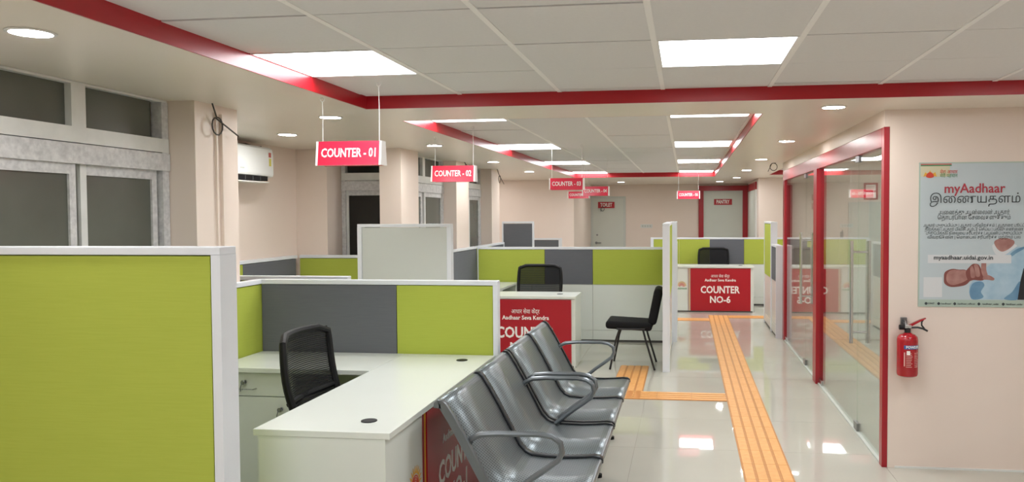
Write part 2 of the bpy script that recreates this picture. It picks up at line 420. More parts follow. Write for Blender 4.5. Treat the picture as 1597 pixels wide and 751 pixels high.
# downlights
DL = [(-2.25, 2.5, 'round recessed downlight in the soffit over the window, at the left edge'),
      (-2.29, 4.92, 'round recessed downlight just above the first hanging counter sign'),
      (-3.11, 5.91, 'round recessed downlight in front of the air conditioner'),
      (-2.29, 7.07, 'round recessed downlight above the second hanging counter sign'),
      (-2.31, 9.39, 'round recessed downlight to the right of the second counter sign'),
      (-2.31, 11.6, 'farthest small downlight in the left soffit beside the far tray'),
      (0.88, 4.95, 'round recessed downlight in the soffit left of the poster wall'),
      (0.88, 7.2, 'round recessed downlight above the red head rail of the glass doors, second from the front'),
      (0.88, 9.57, 'right soffit downlight beside the coiled wire, third from the front'),
      (0.88, 11.9, 'right soffit downlight, fourth from the front'),
      (0.89, 14.3, 'right soffit downlight, last of the row before the pantry'),
      (0.66, 15.9, 'small downlight just above the red pantry door frame'),
      (-1.28, 15.7, 'small downlight above the far plain door'),
      (-2.25, 0.2, 'downlight in the left soffit behind the photographer'),
      (-3.35, 12.5, 'nearer unseen downlight added behind the third pillar to brighten the far left wall'),  # this and the next are hidden, added to brighten the far left wall
      (-3.55, 13.75, 'farther unseen downlight added behind the third pillar to brighten the far left wall')]
for x, y, lab in DL:
    L = thing('downlight', lab, 'downlight', (x, y, ZS), 0, 'recessed round downlights')
    MB().lathe([(.066, 0), (.078, -.001), (.078, -.005), (.066, -.007), (.064, -.004)], seg=28).build('rim', 'silver_rim', L, True)
    MB().cyl((0, 0, -.003), .064, .005, seg=28).build('lens', 'down_glow', L)

# ------------------------------------------------------------------ setting: walls
PX = -2.70    # face of pillars
WX = -2.86    # plane of windows
def wall(name, *boxes, m='cream_paint', label=None):
    mb = MB()
    for b in boxes: mb.box(*b)
    return struct(name, mb, m, label=label)
P1 = (4.1, 4.52); P2 = (9.14, 9.68); P3 = (10.86, 11.32)
SILL = 0.95
wall('wall_left_front', (XL, WX, YN, 2.3, 0, ZS), (XL, WX, 2.3, P1[0], 0, SILL), (XL, WX-.05, 2.3, P1[0], 2.2399, ZS+.0),
     (XL, PX, P1[0], P1[1], 0, ZS), label='cream window wall with pillar at the front left')
wall('wall_left_alcove', (XL, -3.76, P1[1], 7.3, 0, ZS), label='cream wall carrying the air conditioner')
wall('wall_left_alcove_end', (XL, -3.445, 7.3, 7.8, 0, ZS), (-3.445, -2.914, 7.3, 7.8, 0, SILL), (-2.914, PX, 7.3, 7.8, 0, ZS), (-3.445, -2.914, 7.62, 7.8, 2.2, ZS),
     label='cream end wall with a narrow window niche')
wall('wall_left_middle', (XL, WX, 7.8, P2[0], 0, SILL), (XL, PX, P2[0], P2[1], 0, ZS), (XL, WX, P2[1], P3[0], 0, SILL), (XL, PX, P3[0], P3[1], 0, ZS),
     label='cream window wall with two pillars')
wall('wall_left_far', (XL, -4.0, P3[1], 14.55, 0, ZS))
wall('wall_back_left', (XL, -2.06, 14.55, YF, 0, ZS), label='cream wall block left of the far door')
wall('wall_back', (-2.06, XR, 17.2, YF, 0, ZS), label='cream far wall')
wall('wall_back_right', (1.30, XR, 14.6, 15.2, 0, ZS), (1.30, XR, 15.2, 17.2, 0, ZS), label='pale wall block right of the pantry door')
wall('wall_right', (1.256, XR, 5.15, 5.27, 0, ZS), label='cream wall with the poster')
wall('wall_right_header', (1.222, 1.2555, 5.15, 5.27, 2.1355, ZS), (1.222, 1.2785, 5.27, 10.36, 2.1355, ZS))
wall('wall_right_cross', (1.30, XR, 10.36, 10.46, 0, ZS))
wall('wall_right_outer', (XR-.02, XR+.1, YN, YF, 0, 2.45))
wall('wall_front', (XL, XR, YN-.1, YN, 0, 2.45))
wall('wall_left_outer', (XL-.1, XL, YN, YF, 0, 2.45))
# conduit lines on the first pillar
struct('trim_30', B(PX, PX+.012, 4.285, 4.30, 0, ZS-.04), 'cream_paint', label='thin conduit up the first pillar')
struct('trim_31', B(PX, PX+.02, 4.33, 4.365, 0, ZS-.05), 'cream_paint', label='second conduit up the first pillar')
struct('baseboard_right', B(1.30, XR-.05, 5.142, 5.15, 0, .012), 'white_edge')

# ------------------------------------------------------------------ windows
def window(n, org, rz, W, bays, lab, dark='pane_dark', z0=SILL, split=2.025, rail=1.85):
    """local: x along the wall, room side towards -y; frame plane at y=0"""
    o = bpy.data.objects.new('window_%d' % n, None); o.location = org; o.rotation_euler = (0, 0, rz); link(o); tag(o, lab, kind='structure')
    zt = ZS-.002; f = .05
    B(0, W, 0, .06, z0, z0+f).build('sill_rail', 'upvc', o)
    B(0, W, 0, .06, zt-.012, zt).build('head_rail', 'upvc', o)
    B(0, W, -.006, .06, split-.075, split).build('transom', 'upvc', o)
    B(0, W, -.012, .06, rail+.0, split-.08).build('track_rail', 'upvc_dirty', o)
    B(0, f*.8, -.004, .06, z0+f, zt-.012).build('jamb', 'upvc_dirty', o); B(W-f*1.1, W, -.004, .06, z0+f, zt-.012).build('jamb', 'upvc_dirty', o)
    for k, (a, b) in enumerate(bays):
        # upper light
        B(a, b, .035, .041, split, zt-.012).build('pane', dark, o)
        if k: B(bays[k-1][1], a, 0, .058, split, zt-.012).build('mullion', 'upvc', o)
        # sliding sash
        d = .004 if k % 2 else .018; st = .04
        s = B(a-.025, a-.025+st, d, d+.03, z0+f, rail).build('sash', 'upvc', o)
        B(b-.02, b-.02+st, d, d+.03, z0+f, rail).build('stile', 'upvc_dirty', s)
        B(a-.025+st, b-.02, d, d+.03, rail-.05, rail).build('rail', 'upvc_dirty', s)
        B(a-.025+st, b-.02, d, d+.03, z0+f, z0+f+.05).build('rail', 'upvc', s)
        B(a-.025+st, b-.02, d+.012, d+.018, z0+f+.05, rail-.05).build('pane', dark, s)
    return o
# rz so that local -y looks to +X: local x -> +Y
window(1, (WX, 2.3, 0), PI/2, P1[0]-2.3-.005, [(.06, .52), (.60, 1.10), (1.19, 1.70)], 'dirty white framed window with dark panes behind the green partition')
window(2, (-3.44, 7.62, 0), 0, .521, [(.05, .47)], 'narrow dark window in the alcove end wall', dark='pane_black')
window(3, (WX, 7.805, 0), PI/2, P2[0]-7.805-.005, [(.06, .60), (.68, 1.27)], 'white framed window between the alcove and the second pillar')
window(4, (WX, P2[1]+.005, 0), PI/2, P3[0]-P2[1]-.01, [(.06, .52), (.60, 1.10)], 'white framed window between the second and third pillars')

# ------------------------------------------------------------------ far doors
def rect_frame(mb, x0, x1, z1, wd, y0, y1, z0=0):
    mb.box(x0, x0+wd, y0, y1, z0, z1-wd); mb.box(x1-wd, x1, y0, y1, z0, z1-wd); mb.box(x0, x1, y0, y1, z1-wd, z1); return mb
d1 = bpy.data.objects.new('door_1', None); d1.location = (-1.70, 17.2, 0); link(d1); tag(d1, 'plain off-white far door with a grimy handle', kind='structure')
rect_frame(MB(), -.36, .40, 1.985, .05, -.03, 0).build('door_frame', 'grey_white', d1)
B(-.31, .35, -.025, -.001, .01, 1.932).build('door_leaf', 'door_white', d1)
h = MB().cyl((-.24, -.035, .98), .028, .02, 'y').tube([(-.24, -.05, .98), (-.24, -.075, .98), (-.13, -.078, .98)], .01).build('door_handle', 'steel_dark', d1)
MB().cyl((-.22, -.033, 1.15), .02, .02, 'y').build('bolt', 'steel_dark', d1)
d2 = bpy.data.objects.new('door_2', None); d2.location = (.80, 17.2, 0); link(d2); tag(d2, 'pale pantry door in a broad red frame', kind='structure')
rect_frame(MB(), -.535, .495, 2.195, .105, -.06, 0).build('door_frame', 'red_frame', d2)
B(-.43, .39, -.03, -.001, .01, 2.088).build('door_leaf', 'door_white', d2)
MB().cyl((.33, -.04, 1.0), .025, .02, 'y').tube([(.33, -.05, 1.0), (.33, -.08, 1.0), (.22, -.08, 1.0)], .01).build('door_handle', 'steel', d2)
d3 = bpy.data.objects.new('door_3', None); d3.location = (1.30, 15.9, 0); link(d3); tag(d3, 'side door with a red head, seen edge-on right of the pantry door', kind='structure')
B(-.03, 0, -.9, .9, 2.05, 2.19).build('door_head', 'red_frame', d3)
B(-.025, 0, -.9, -.8, 0, 2.05).build('door_jamb', 'white_edge', d3); B(-.02, 0, -.8, .8, .01, 2.05).build('door_leaf', 'door_white', d3)
def plate(txt, x, z, wd, ht, lab, size):
    t = thing('door_sign', lab, 'sign', (x, 17.2-.034, z))
    B(-wd/2, wd/2, -.002, .008, -ht/2, ht/2).build('plate', 'red_graphic', t)
    text(txt, size, 'ink_white', t, (0, -.0032, 0), UPR, .02, width=wd*.72)
plate('TOILET', -1.72, 1.80, .36, .135, 'small red sign on the plain far door', .11)
plate('PANTRY', .78, 1.85, .38, .125, 'small red sign on the pale pantry door', .11)
sw = thing('switch_plate', 'thin white switch plate on the far wall between the two doors', 'switch', (-.85, 17.2, 1.34))
B(-.13, .13, -.012, 0, -.04, .04, bev=.003).build('plate', 'white_edge', sw)
for k in range(4): B(-.1+k*.055, -.065+k*.055, -.016, -.012, -.022, .022).build('switch', 'grey_white', sw)

# ------------------------------------------------------------------ glass wall
GXW = 1.245
def red_member(name, *b):
    return struct(name, B(*b, bev=.003), 'red_frame', label='red painted steel member of the glass door wall')
red_member('trim_40', 1.222, 1.2785, 5.22, 10.35, 2.015, 2.135)
red_member('trim_41', 1.222, 1.2555, 5.150, 5.2195, 0, 2.135)
red_member('trim_42', 1.205, 1.295, 7.62, 7.80, 0, 2.015)
red_member('trim_43', 1.222, 1.295, 10.19, 10.35, 0, 2.015)
struct('trim_44', B(GXW-.02, GXW+.02, 5.205, 7.62, 0, .012), 'grey_white', label='pale floor channel under the near glass')
struct('trim_45', B(GXW-.02, GXW+.02, 7.80, 10.19, 0, .012), 'grey_white', label='pale floor channel under the far glass')
def glass_door(yh, y0, y1, lab):
    t = thing('glass_door', lab, 'glass door', (GXW, yh, 0))
    B(-.005, .005, y0-yh, -.004, .02, 2.012).build('fixed_pane', 'glass', t)
    dl = B(-.005, .005, .004, y1-yh, .02, 2.012).build('door_pane', 'glass', t)
    for s, nm in ((-1, 'pull_bar'), (1, 'pull_bar')):
        MB().tube([(s*.06, -.06, .66), (s*.06, -.06, 1.40)], .0135, 12).build(nm, 'steel', t, True)
    for z in (.74, 1.32):
        MB().tube([(-.06, -.06, z), (.06, -.06, z)], .008, 10).build('standoff', 'steel', t, True)
    B(-.015, .015, -.05, .06, .012, .07, bev=.004).build('patch_fitting', 'steel_dark', t)
    B(-.015, .015, -.05, .06, 1.965, 2.014, bev=.004).build('patch_fitting', 'steel_dark', t)
    B(-.012, .012, y1-yh-.16, y1-yh, .012, .06, bev=.004).build('floor_hinge', 'steel', t)
    return t
glass_door(5.98, 5.205, 7.62, 'near glass door with steel pull bars, beside the poster wall')
glass_door(8.52, 7.80, 10.19, 'far glass door with steel pull bars, between the two deeper red posts')
gs = thing('wall_sign', 'red framed square sign with two white boxes, seen through the near glass', 'sign', (2.30, 10.36, 1.872))
B(-.085, .085, -.006, 0, -.105, .105).build('backing', 'red_graphic', gs)
for z in (-.048, .048): B(-.06, .06, -.0075, -.006, z-.036, z+.036).build('white_box', 'ink_white', gs)
for z, wd in ((.058, .045), (.036, .035), (-.042, .04)): B(-wd, wd, -.009, -.0075, z-.008, z+.003).build('print_line', 'label_print', gs)
for z, nm in ((1.80, 'upper'), (1.69, 'lower')):
    s2 = thing('wall_sign', '%s of the two small red plates seen through the far glass' % nm, 'sign', (1.62, 10.36, z), 0, 'small red plates behind the far glass')
    B(-.04, .04, -.006, 0, -.038, .038).build('plate', 'red_graphic', s2)
    for k in (-1, 1): B(-.03, .03, -.007, -.006, k*.014-.004, k*.014+.004).build('print_line', 'label_print', s2)
d4 = bpy.data.objects.new('door_4', None); d4.location = (2.33, 10.36, 0); link(d4); tag(d4, 'pale door on the inner wall behind the near glass', kind='structure')
rect_frame(MB(), -.30, .30, 1.74, .03, -.02, 0).build('door_frame', 'grey_white', d4)
B(-.268, .268, -.016, 0, .01, 1.708).build('door_leaf', 'door_white', d4)
for yy, w_ in ((5.9, 'front'), (7.5, 'middle'), (9.3, 'rear')):  # panels added overhead to brighten the room behind the glass
    L = thing('ceiling_light', '%s square ceiling light added to brighten the glass room' % w_, 'ceiling light', (2.4, yy, ZS), 0, 'light panels added to brighten the glass room')
    rect = MB()
    for q_ in ((-.3, .3, -.3, -.29), (-.3, .3, .29, .3), (-.3, -.29, -.29, .29), (.29, .3, -.29, .29)): rect.box(*q_, -.012, 0)
    rect.build('light_frame', 'runner_white', L); B(-.29, .29, -.29, .29, -.009, 0).build('diffuser', 'panel_glow', L)
# door lock seen inside the glass room
dk = thing('wall_hook', 'small metal lock on the inner wall seen through the near glass', 'lock', (1.95, 10.36, 1.33))
B(-.02, .02, -.01, 0, -.04, .04, bev=.003).build('plate', 'steel_dark', dk); MB().tube([(0, -.01, .02), (0, -.04, .02), (0, -.05, .06)], .006).build('hook', 'steel_dark', dk)

# ------------------------------------------------------------------ partitions
def partition(lab, p, ang, L, H, th=.045, panels=(), zb=.72, endpost=.05, posts=(True, True), white='white_lam', base_split=(), postm='alu_white', name='partition', grp='low office partitions'):
    """starts at p, runs along local x for L, centre line y=0 (thickness th)"""
    t = thing(name, lab, 'partition', (p[0], p[1], 0), ang, grp)
    e = endpost; a = e if posts[0] else 0; b = L-(e if posts[1] else 0)
    B(0, L, -th/2-.006, th/2+.006, H-.028, H, bev=.003).build('top_rail', postm, t)
    if posts[0]: B(0, e, -th/2-.006, th/2+.006, 0, H-.028).build('end_post', postm, t)
    if posts[1]: B(L-e, L, -th/2-.006, th/2+.006, 0, H-.028).build('end_post', postm, t)
    for (u0, u1, m) in panels:
        u0, u1 = max(u0, a), min(u1, b)
        B(u0+.002, u1-.002, -th/2, th/2, zb+.002, H-.032, bev=.002).build('fabric_panel' if 'fabric' in m else 'board_panel', m, t)
    cuts = [a, *[c for c in base_split if a < c < b], b]
    if zb > .1:
        for u0, u1 in zip(cuts, cuts[1:]):
            B(u0+.002, u1-.002, -th/2+.003, th/2-.003, .15, zb-.002).build('lower_panel', white, t)
            B(u0+.002, u1-.002, -th/2, th/2, .03, .146).build('raceway', white, t)
        B(a, b, -th/2+.01, th/2-.01, 0, .03).build('kick_strip', 'dark_gap', t)
    return t
LM, SL = 'lime_fabric', 'slate_fabric'
partition('tall lime green partition filling the lower left corner of the view', (-2.82, 2.655), 0, 1.19, 1.49, .09, [(0, 1.15, LM)], zb=.06, endpost=.035, name='tall_partition', grp=None, postm='alu_white')
partition('grey and lime partition standing across the back of the first desk', (-2.655, 4.705), 0, 1.525, 1.2, .045, [(0, .885, SL), (.885, 1.525, LM)], posts=(False, True), endpost=.03)
partition('lime partition running back along the left of the first desk', (-2.677, 2.72), PI/2, 2.0, 1.2, .04, [(0, 1.0, LM), (1.0, 2.0, LM)], posts=(False, False))
partition('partition top showing just behind the grey and lime one of the first desk', (-3.70, 4.97), 0, 1.5, 1.2, .045, [(0, .75, SL), (.75, 1.5, LM)])
partition('grey and lime partition below the air conditioner', (-3.728, 5.03), PI/2, 2.16, 1.22, .045, [(0, 1.22, LM), (1.22, 2.14, SL)], posts=(False, False))
partition('short lime partition against the alcove end wall by the window niche', (-3.70, 7.255), 0, .95, 1.22, .045, [(0, .95, LM)], posts=(False, True))
partition('tall plain white partition panel standing behind the first counter', (-2.97, 6.93), 0, .88, 1.52, .06, [(0, .88, 'grey_white')], zb=.06, endpost=.04, name='tall_partition', grp=None, postm='alu_white')
partition('grey partition along the left of the second counter', (-2.662, 7.40), PI/2, 2.42, 1.2, .04, [(0, 1.2, LM), (1.2, 2.42, SL)], posts=(False, False))
partition('long lime, grey, lime partition behind the second counter and visitor chair', (-2.64, 9.87), 0, 2.40, 1.19, .045, [(0, .87, LM), (.87, 1.48, SL), (1.48, 2.40, LM)], posts=(True, False), endpost=.012, base_split=(.7, 1.48))
partition('partition running back along the left wall beyond the second counter', (-2.662, 9.90), PI/2, 1.46, 1.2, .04, [(0, .7, LM), (.7, 1.45, SL)], posts=(False, True))
partition('tall grey partition panel beside the third pillar', (-2.68, 11.42), 0, .47, 1.50, .05, [(0, .47, SL)], zb=.06, endpost=.02, name='tall_partition', grp=None)
partition('low grey partition to the right of the tall grey panel', (-2.66, 13.4), 0, .55, 1.195, .045, [(0, .55, SL)])
partition('tall white edged partition with its end towards the corridor, by the visitor chair', (-.20, 8.02), PI/2, 1.82, 1.505, .06, [(0, .9, LM), (.9, 1.82, LM)], endpost=.06, name='tall_partition', grp=None)
partition('tall partition post section just beyond the visitor chair partition', (-.155, 9.93), PI/2, .42, 1.505, .07, [(0, .42, LM)], endpost=.05, name='tall_partition', grp=None)
partition('low grey partition leading on from the tall posts to the sixth counter', (-.155, 10.36), PI/2, 1.3, 1.2, .05, [(0, 1.3, SL)], posts=(True, True))
partition('low grey partition end at the foot of the far red door post', (1.185, 10.37), PI/2, .63, 1.19, .075, [(0, .63, SL)], endpost=.03, base_split=(.3,))
partition('tall lime partition facing the sixth counter, beside the far red door post', (1.185, 11.01), PI/2, .95, 1.485, .075, [(0, .95, LM)], endpost=.04, name='tall_partition', grp=None)
partition('lime, grey, lime partition behind the sixth counter', (-.62, 14.06), 0, 2.6, 1.185, .045, [(0, .5, LM), (.5, 1.03, LM), (1.03, 1.62, SL), (1.62, 2.6, LM)], base_split=(1.03, 1.62))

# ------------------------------------------------------------------ counters
def emblem(t, x, y, z, s, big=True):
    mb = MB()
    for k in range(11):
        a = PI*(.02+.96*k/10); r0, r1 = s*.60, s*1.0; wv = s*.085
        c, sn = math.cos(a), math.sin(a); n = (-sn, c)
        mb.prism([(x+c*r0+n[0]*wv, y, z+sn*r0+n[1]*wv), (x+c*r0-n[0]*wv, y, z+sn*r0-n[1]*wv), (x+c*r1, y, z+sn*r1)], (0, -.0015, 0))
    e = mb.build('emblem', 'gold_ink', t); e['label'] = 'gold and red sunburst fingerprint emblem'
    for i, r in enumerate((.52, .40, .28, .16)):
        m2 = MB(); N = 14; a0, a1 = -.15*PI-.06*i, 1.15*PI-.1*i; pts = [(a0+(a1-a0)*k/N) for k in range(N+1)]
        for p, q in zip(pts, pts[1:]):
            m2.prism([(x+math.cos(p)*s*r, y, z+math.sin(p)*s*r), (x+math.cos(q)*s*r, y, z+math.sin(q)*s*r),
                      (x+math.cos(q)*s*(r-.07), y, z+math.sin(q)*s*(r-.07)), (x+math.cos(p)*s*(r-.07), y, z+math.sin(p)*s*(r-.07))], (0, -.0018, 0))
        m2.build('fingerprint_arc', 'emblem_red', e)
    text('AADHAAR', s*.42, 'green_ink', e, (x, y-.001, z-s*.55), UPR, .02)
def counter(lab, org, rz, W, D, no, red0, redW, logo=True, ret=None):
    t = thing('counter_desk', lab, 'desk', (org[0], org[1], 0), rz, 'counter desks')
    B(0, W, 0, D, .722, .748, bev=.002).build('desk_top', 'white_lam', t)
    B(.004, .022, .02, D-.02, 0, .721).build('end_panel', 'white_lam', t); B(W-.022, W-.004, .02, D-.02, 0, .721).build('end_panel', 'white_lam', t)
    B(.0222, W-.0222, .022, .04, .02, .721).build('front_panel', 'white_lam', t)
    B(.0, W, .026, .034, 0, .02).build('kick_strip', 'dark_gap', t)
    g = B(red0, red0+redW, .012, .0215, .022, .712).build('graphic_panel', 'red_graphic', t); g['label'] = 'red printed front panel'
    for u, m in ((red0-.038, 'maroon_stripe'), (red0-.018, 'gold_ink')):
        B(u, u+.007, .015, .0215, .022, .712).build('stripe', m, t)
    cx = red0+.48
    text('आधार सेवा केंद्र', .062, 'ink_white', g, (cx, .0115, .585), UPR, .012, width=.30)
    text('Aadhaar Seva Kendra', .06, 'ink_white', g, (cx, .0115, .52), UPR, .022, width=.50)
    text('COUNTER', .16, 'ink_white', g, (cx, .0115, .36), UPR, .028, width=.63)
    text('NO-%d' % no, .15, 'ink_white', g, (cx, .0115, .20), UPR, .028, width=.33)
    if logo: emblem(t, red0-.14, .0213, .425, .085)
    for u in ((W-.18, .17) if W > 1.6 else (W-.2,)):
        gm = MB().lathe([(.033, .748), (.033, .7515), (.028, .7525), (.0, .7525)][:3], (u, D*.27 if W > 1.6 else D*.5, 0), 20).build('grommet', 'black_plastic', t)
    return t
c1 = counter('first white counter desk with a red front, behind the steel bench', (-1.15, 2.95), PI/2, 1.725, .57, 1, .485, 1.18)
counter('second white counter desk with a red front, left of the visitor chair', (-2.55, 8.12), 0, 1.41, .50, 2, .40, .965)
counter('sixth white counter desk with a red front at the far end of the corridor', (-.37, 13.03), 0, 1.46, .50, 6, .44, .965)
# return desks
def return_desk(lab, x0, x1, y0, y1):
    t = thing('return_desk', lab, 'desk', (x0, y0, 0), 0, 'side return desks'); W, D = x1-x0, y1-y0
    B(0, W, 0, D, .722, .748, bev=.002).build('desk_top', 'white_lam', t)
    B(.01, .03, .03, D-.02, 0, .721).build('end_panel', 'white_lam', t); B(.03, W-.01, D-.04, D-.02, .25, .721).build('modesty_panel', 'white_lam', t)
return_desk('white return desk along the grey partition, behind the first mesh chair', -2.652, -1.724, 4.14, 4.678)
return_desk('white return desk at the left of the second counter', -2.62, -2.12, 8.63, 9.82)
def pedestal(lab, x0, y0, grp='drawer units'):
    t = thing('drawer_pedestal', lab, 'drawer unit', (x0, y0, 0), 0, grp); W = .46
    B(0, W, .02, .44, .03, .72).build('carcass', 'white_lam', t); B(.02, W-.02, .03, .42, 0, .03).build('plinth', 'dark_gap', t)
    d = B(.003, W-.003, 0, .0195, .585, .715, bev=.0015).build('drawer', 'white_lam', t)
    d2_ = B(.003, W-.003, 0, .0195, .035, .58, bev=.0015).build('door', 'white_lam', t)
    for par, x, z in ((d, .175, .665), (d2_, .39, .515)):
        MB().cyl((x, -.004, z), .011, .01, 'y', 14).build('lock', 'steel', par, True)
        k = MB().sphere((x, -.03, z), .013, (1, .4, 1)); k.tube([(x, -.008, z), (x, -.026, z)], .0025, 6); k.build('key', 'steel_dark', par)
        MB().tube([(x-.005, -.03, z), (x-.012, -.034, z-.03), (x-.01, -.034, z-.05)], .003, 6).build('key_tag', 'steel_dark', par)
    MB().tube([(.11, 0, .627), (.12, -.022, .625), (.23, -.022, .625), (.24, 0, .627)], .004, 6).build('handle', 'steel', d, True)
pedestal('white drawer unit with keys under the return desk of the first counter', -2.645, 4.17)
pedestal('drawer unit under the return desk of the second counter', -2.61, 8.70)

# ------------------------------------------------------------------ chairs
def office_chair(lab, loc, rz, s=1.0):
    t = thing('office_chair', lab, 'chair', loc, rz, 'black mesh office chairs')
    B(-.24, .24, -.26, .22, .44, .52, bev=.03).build('seat', 'black_fabric', t, True)
    # backrest: curved frame with mesh, reclined
    def pt(u, v):     # u -1..1 across, v 0..1 up
        hw = (.235+.025*math.sin(v*PI*.8))*(1-.04*v)
        return Vector((u*hw, .245+.105*v+.02*math.sin(v*PI*1.2)-.055*u*u, .545+.455*v))
    N = 12; bm = MB(); V = [[bm.bm.verts.new(pt(-1+2*i/N, j/N)) for i in range(N+1)] for j in range(N+1)]
    for j in range(N):
        for i in range(N): bm.bm.faces.new((V[j][i], V[j][i+1], V[j+1][i+1], V[j+1][i]))
    for f in bm.bm.faces: f.smooth = True
    bm.build('back_mesh', 'chair_mesh', t)
    loop = []
    for k in range(10): loop.append(pt(-1, .06+.88*k/9))
    for k in range(1, 9): loop.append(pt(-.94+1.88*k/9, 1.0))
    for k in range(10): loop.append(pt(1, .94-.88*k/9))
    for k in range(1, 9): loop.append(pt(.94-1.88*k/9, 0.0))
    MB().tube(loop, .019, 8, closed=True).build('back_frame', 'black_plastic', t, True)
    MB().tube([pt(-1, .30)+Vector((0, .01, 0)), pt(0, .27)+Vector((0, .02, 0)), pt(1, .30)+Vector((0, .01, 0))], .016, 8).build('lumbar_bar', 'black_plastic', t, True)
    MB().tube([(0, .30, .58), (0, .30, .48), (0, .2, .42), (0, .0, .42)], .022, 8).build('back_bracket', 'black_plastic', t, True)
    MB().cyl((0, 0, .26), .025, .36).cyl((0, 0, .43), .09, .02).build('gas_lift', 'black_plastic', t, True)
    for k in range(5):
        a = 2*PI*k/5+.3; c, sn = math.cos(a), math.sin(a)
        MB().tube([(0, 0, .10), (c*.28, sn*.28, .065)], [.028, .016], 8).build('base_leg', 'black_plastic', t, True)
        MB().cyl((c*.28, sn*.28, .027), .027, .04, 'x', 14).build('caster', 'black_plastic', t, True)
    return t
office_chair('black mesh office chair at the first counter, turned sideways', (-1.665, 3.865, 0), PI/2)
office_chair('black mesh office chair behind the second counter', (-1.70, 8.86, 0), 0)
office_chair('black mesh office chair behind the sixth counter', (.47, 13.63, 0), 0)
vc = thing('visitor_chair', 'black padded visitor chair on thin black legs, side-on to the view', 'chair', (-.56, 8.34, 0), -PI/2)
def cushion(name, x0, x1, y0, y1, z0, z1, bev, rot=None, loc=None):
    mb = B(x0, x1, y0, y1, z0, z1); bmesh.ops.bevel(mb.bm, geom=mb.bm.edges[:], offset=bev, segments=4, affect='EDGES', profile=.55)
    return mb.build(name, 'black_fabric', vc, True, loc, rot)
cushion('seat', -.23, .23, -.29, .19, .405, .488, .036, (-.05, 0, 0), (0, 0, .0))
cushion('backrest', -.21, .21, -.045, .045, -.19, .19, .042, (-.2, 0, 0), (0, .245, .645))
for s in (-1, 1):
    MB().tube([(s*.225, -.12, .42), (s*.225, -.16, .30), (s*.235, -.22, .0)], .0105, 8).build('leg', 'black_metal', vc, True)
    MB().tube([(s*.225, .12, .42), (s*.225, .15, .30), (s*.235, .24, .0)], .0105, 8).build('leg', 'black_metal', vc, True)
    MB().tube([(s*.225, -.15, .42), (s*.225, .14, .42)], .0105, 8).build('seat_bar', 'black_metal', vc, True)
    MB().tube([(s*.10, .10, .42), (s*.10, .20, .42), (s*.10, .225, .47), (s*.10, .255, .62)], .011, 8).build('back_bar', 'black_metal', vc, True)

# ------------------------------------------------------------------ steel benches
PROF = [(-1.075, .772), (-1.073, .792), (-1.058, .804), (-1.038, .802), (-1.02, .785), (-.985, .73), (-.94, .65), (-.895, .565), (-.855, .49), (-.83, .445),
        (-.80, .412), (-.765, .396), (-.70, .390), (-.60, .388), (-.52, .392), (-.46, .397), (-.43, .394), (-.415, .382), (-.412, .364)]
def bench(lab, y0):
    t = thing('steel_bench', lab, 'bench', (0, y0, 0), 0, 'perforated steel benches'); W = .632
    for k in range(2):
        a, b = k*W+.02, (k+1)*W-.02
        st = MB().strip(PROF, a, b, .012).build('seat_shell', 'perforated_steel', t)
        MB().tube([(-1.056, a, .787), (-1.056, b, .787)], .017, 10).build('rolled_edge', 'bench_tube', st, True)
        MB().tube([(-.424, a, .379), (-.424, b, .379)], .014, 10).build('rolled_edge', 'bench_tube', st, True)
    for u, wd in ((0.0, .03), (W-.024, .048), (2*W-.032, .032)):
        ch = [(x+.005, z+.007) for x, z in PROF]
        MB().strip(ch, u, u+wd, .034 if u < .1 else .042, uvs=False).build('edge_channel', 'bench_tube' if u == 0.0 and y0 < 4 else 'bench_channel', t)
    for u in (.0, 2*W-.0):
        u = u+.05 if u == 0 else u-.05
        pts = [(-.935, u, .60), (-.92, u, .635), (-.88, u, .655), (-.80, u, .662), (-.62, u, .664), (-.565, u, .655), (-.53, u, .63), (-.522, u, .59), (-.54, u, .555), (-.58, u, .525), (-.66, u, .468), (-.745, u, .40)]
        MB().tube(pts, .013, 8).build('armrest', 'bench_tube', t, True)
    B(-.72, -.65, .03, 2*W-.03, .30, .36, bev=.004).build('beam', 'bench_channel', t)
    for u in (.22, 2*W-.22):
        lg = MB(); lg.tube([(-.685, u, .33), (-.685, u, .06)], .03, 10); lg.build('leg', 'bench_tube', t, True)
        MB().tube([(-.98, u, .025), (-.93, u, .05), (-.685, u, .075), (-.56, u, .05), (-.53, u, .025)], .02, 8).build('foot', 'bench_tube', t, True)
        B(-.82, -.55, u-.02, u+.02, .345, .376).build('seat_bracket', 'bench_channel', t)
        for xx in (-.98, -.53): MB().cyl((xx, u, .01), .022, .02).build('foot_pad', 'black_plastic', t, True)
    return t
bench('near grey perforated steel two-seat bench beside the first counter', 3.25)
bench('far grey perforated steel two-seat bench, nearer the second counter', 4.535)

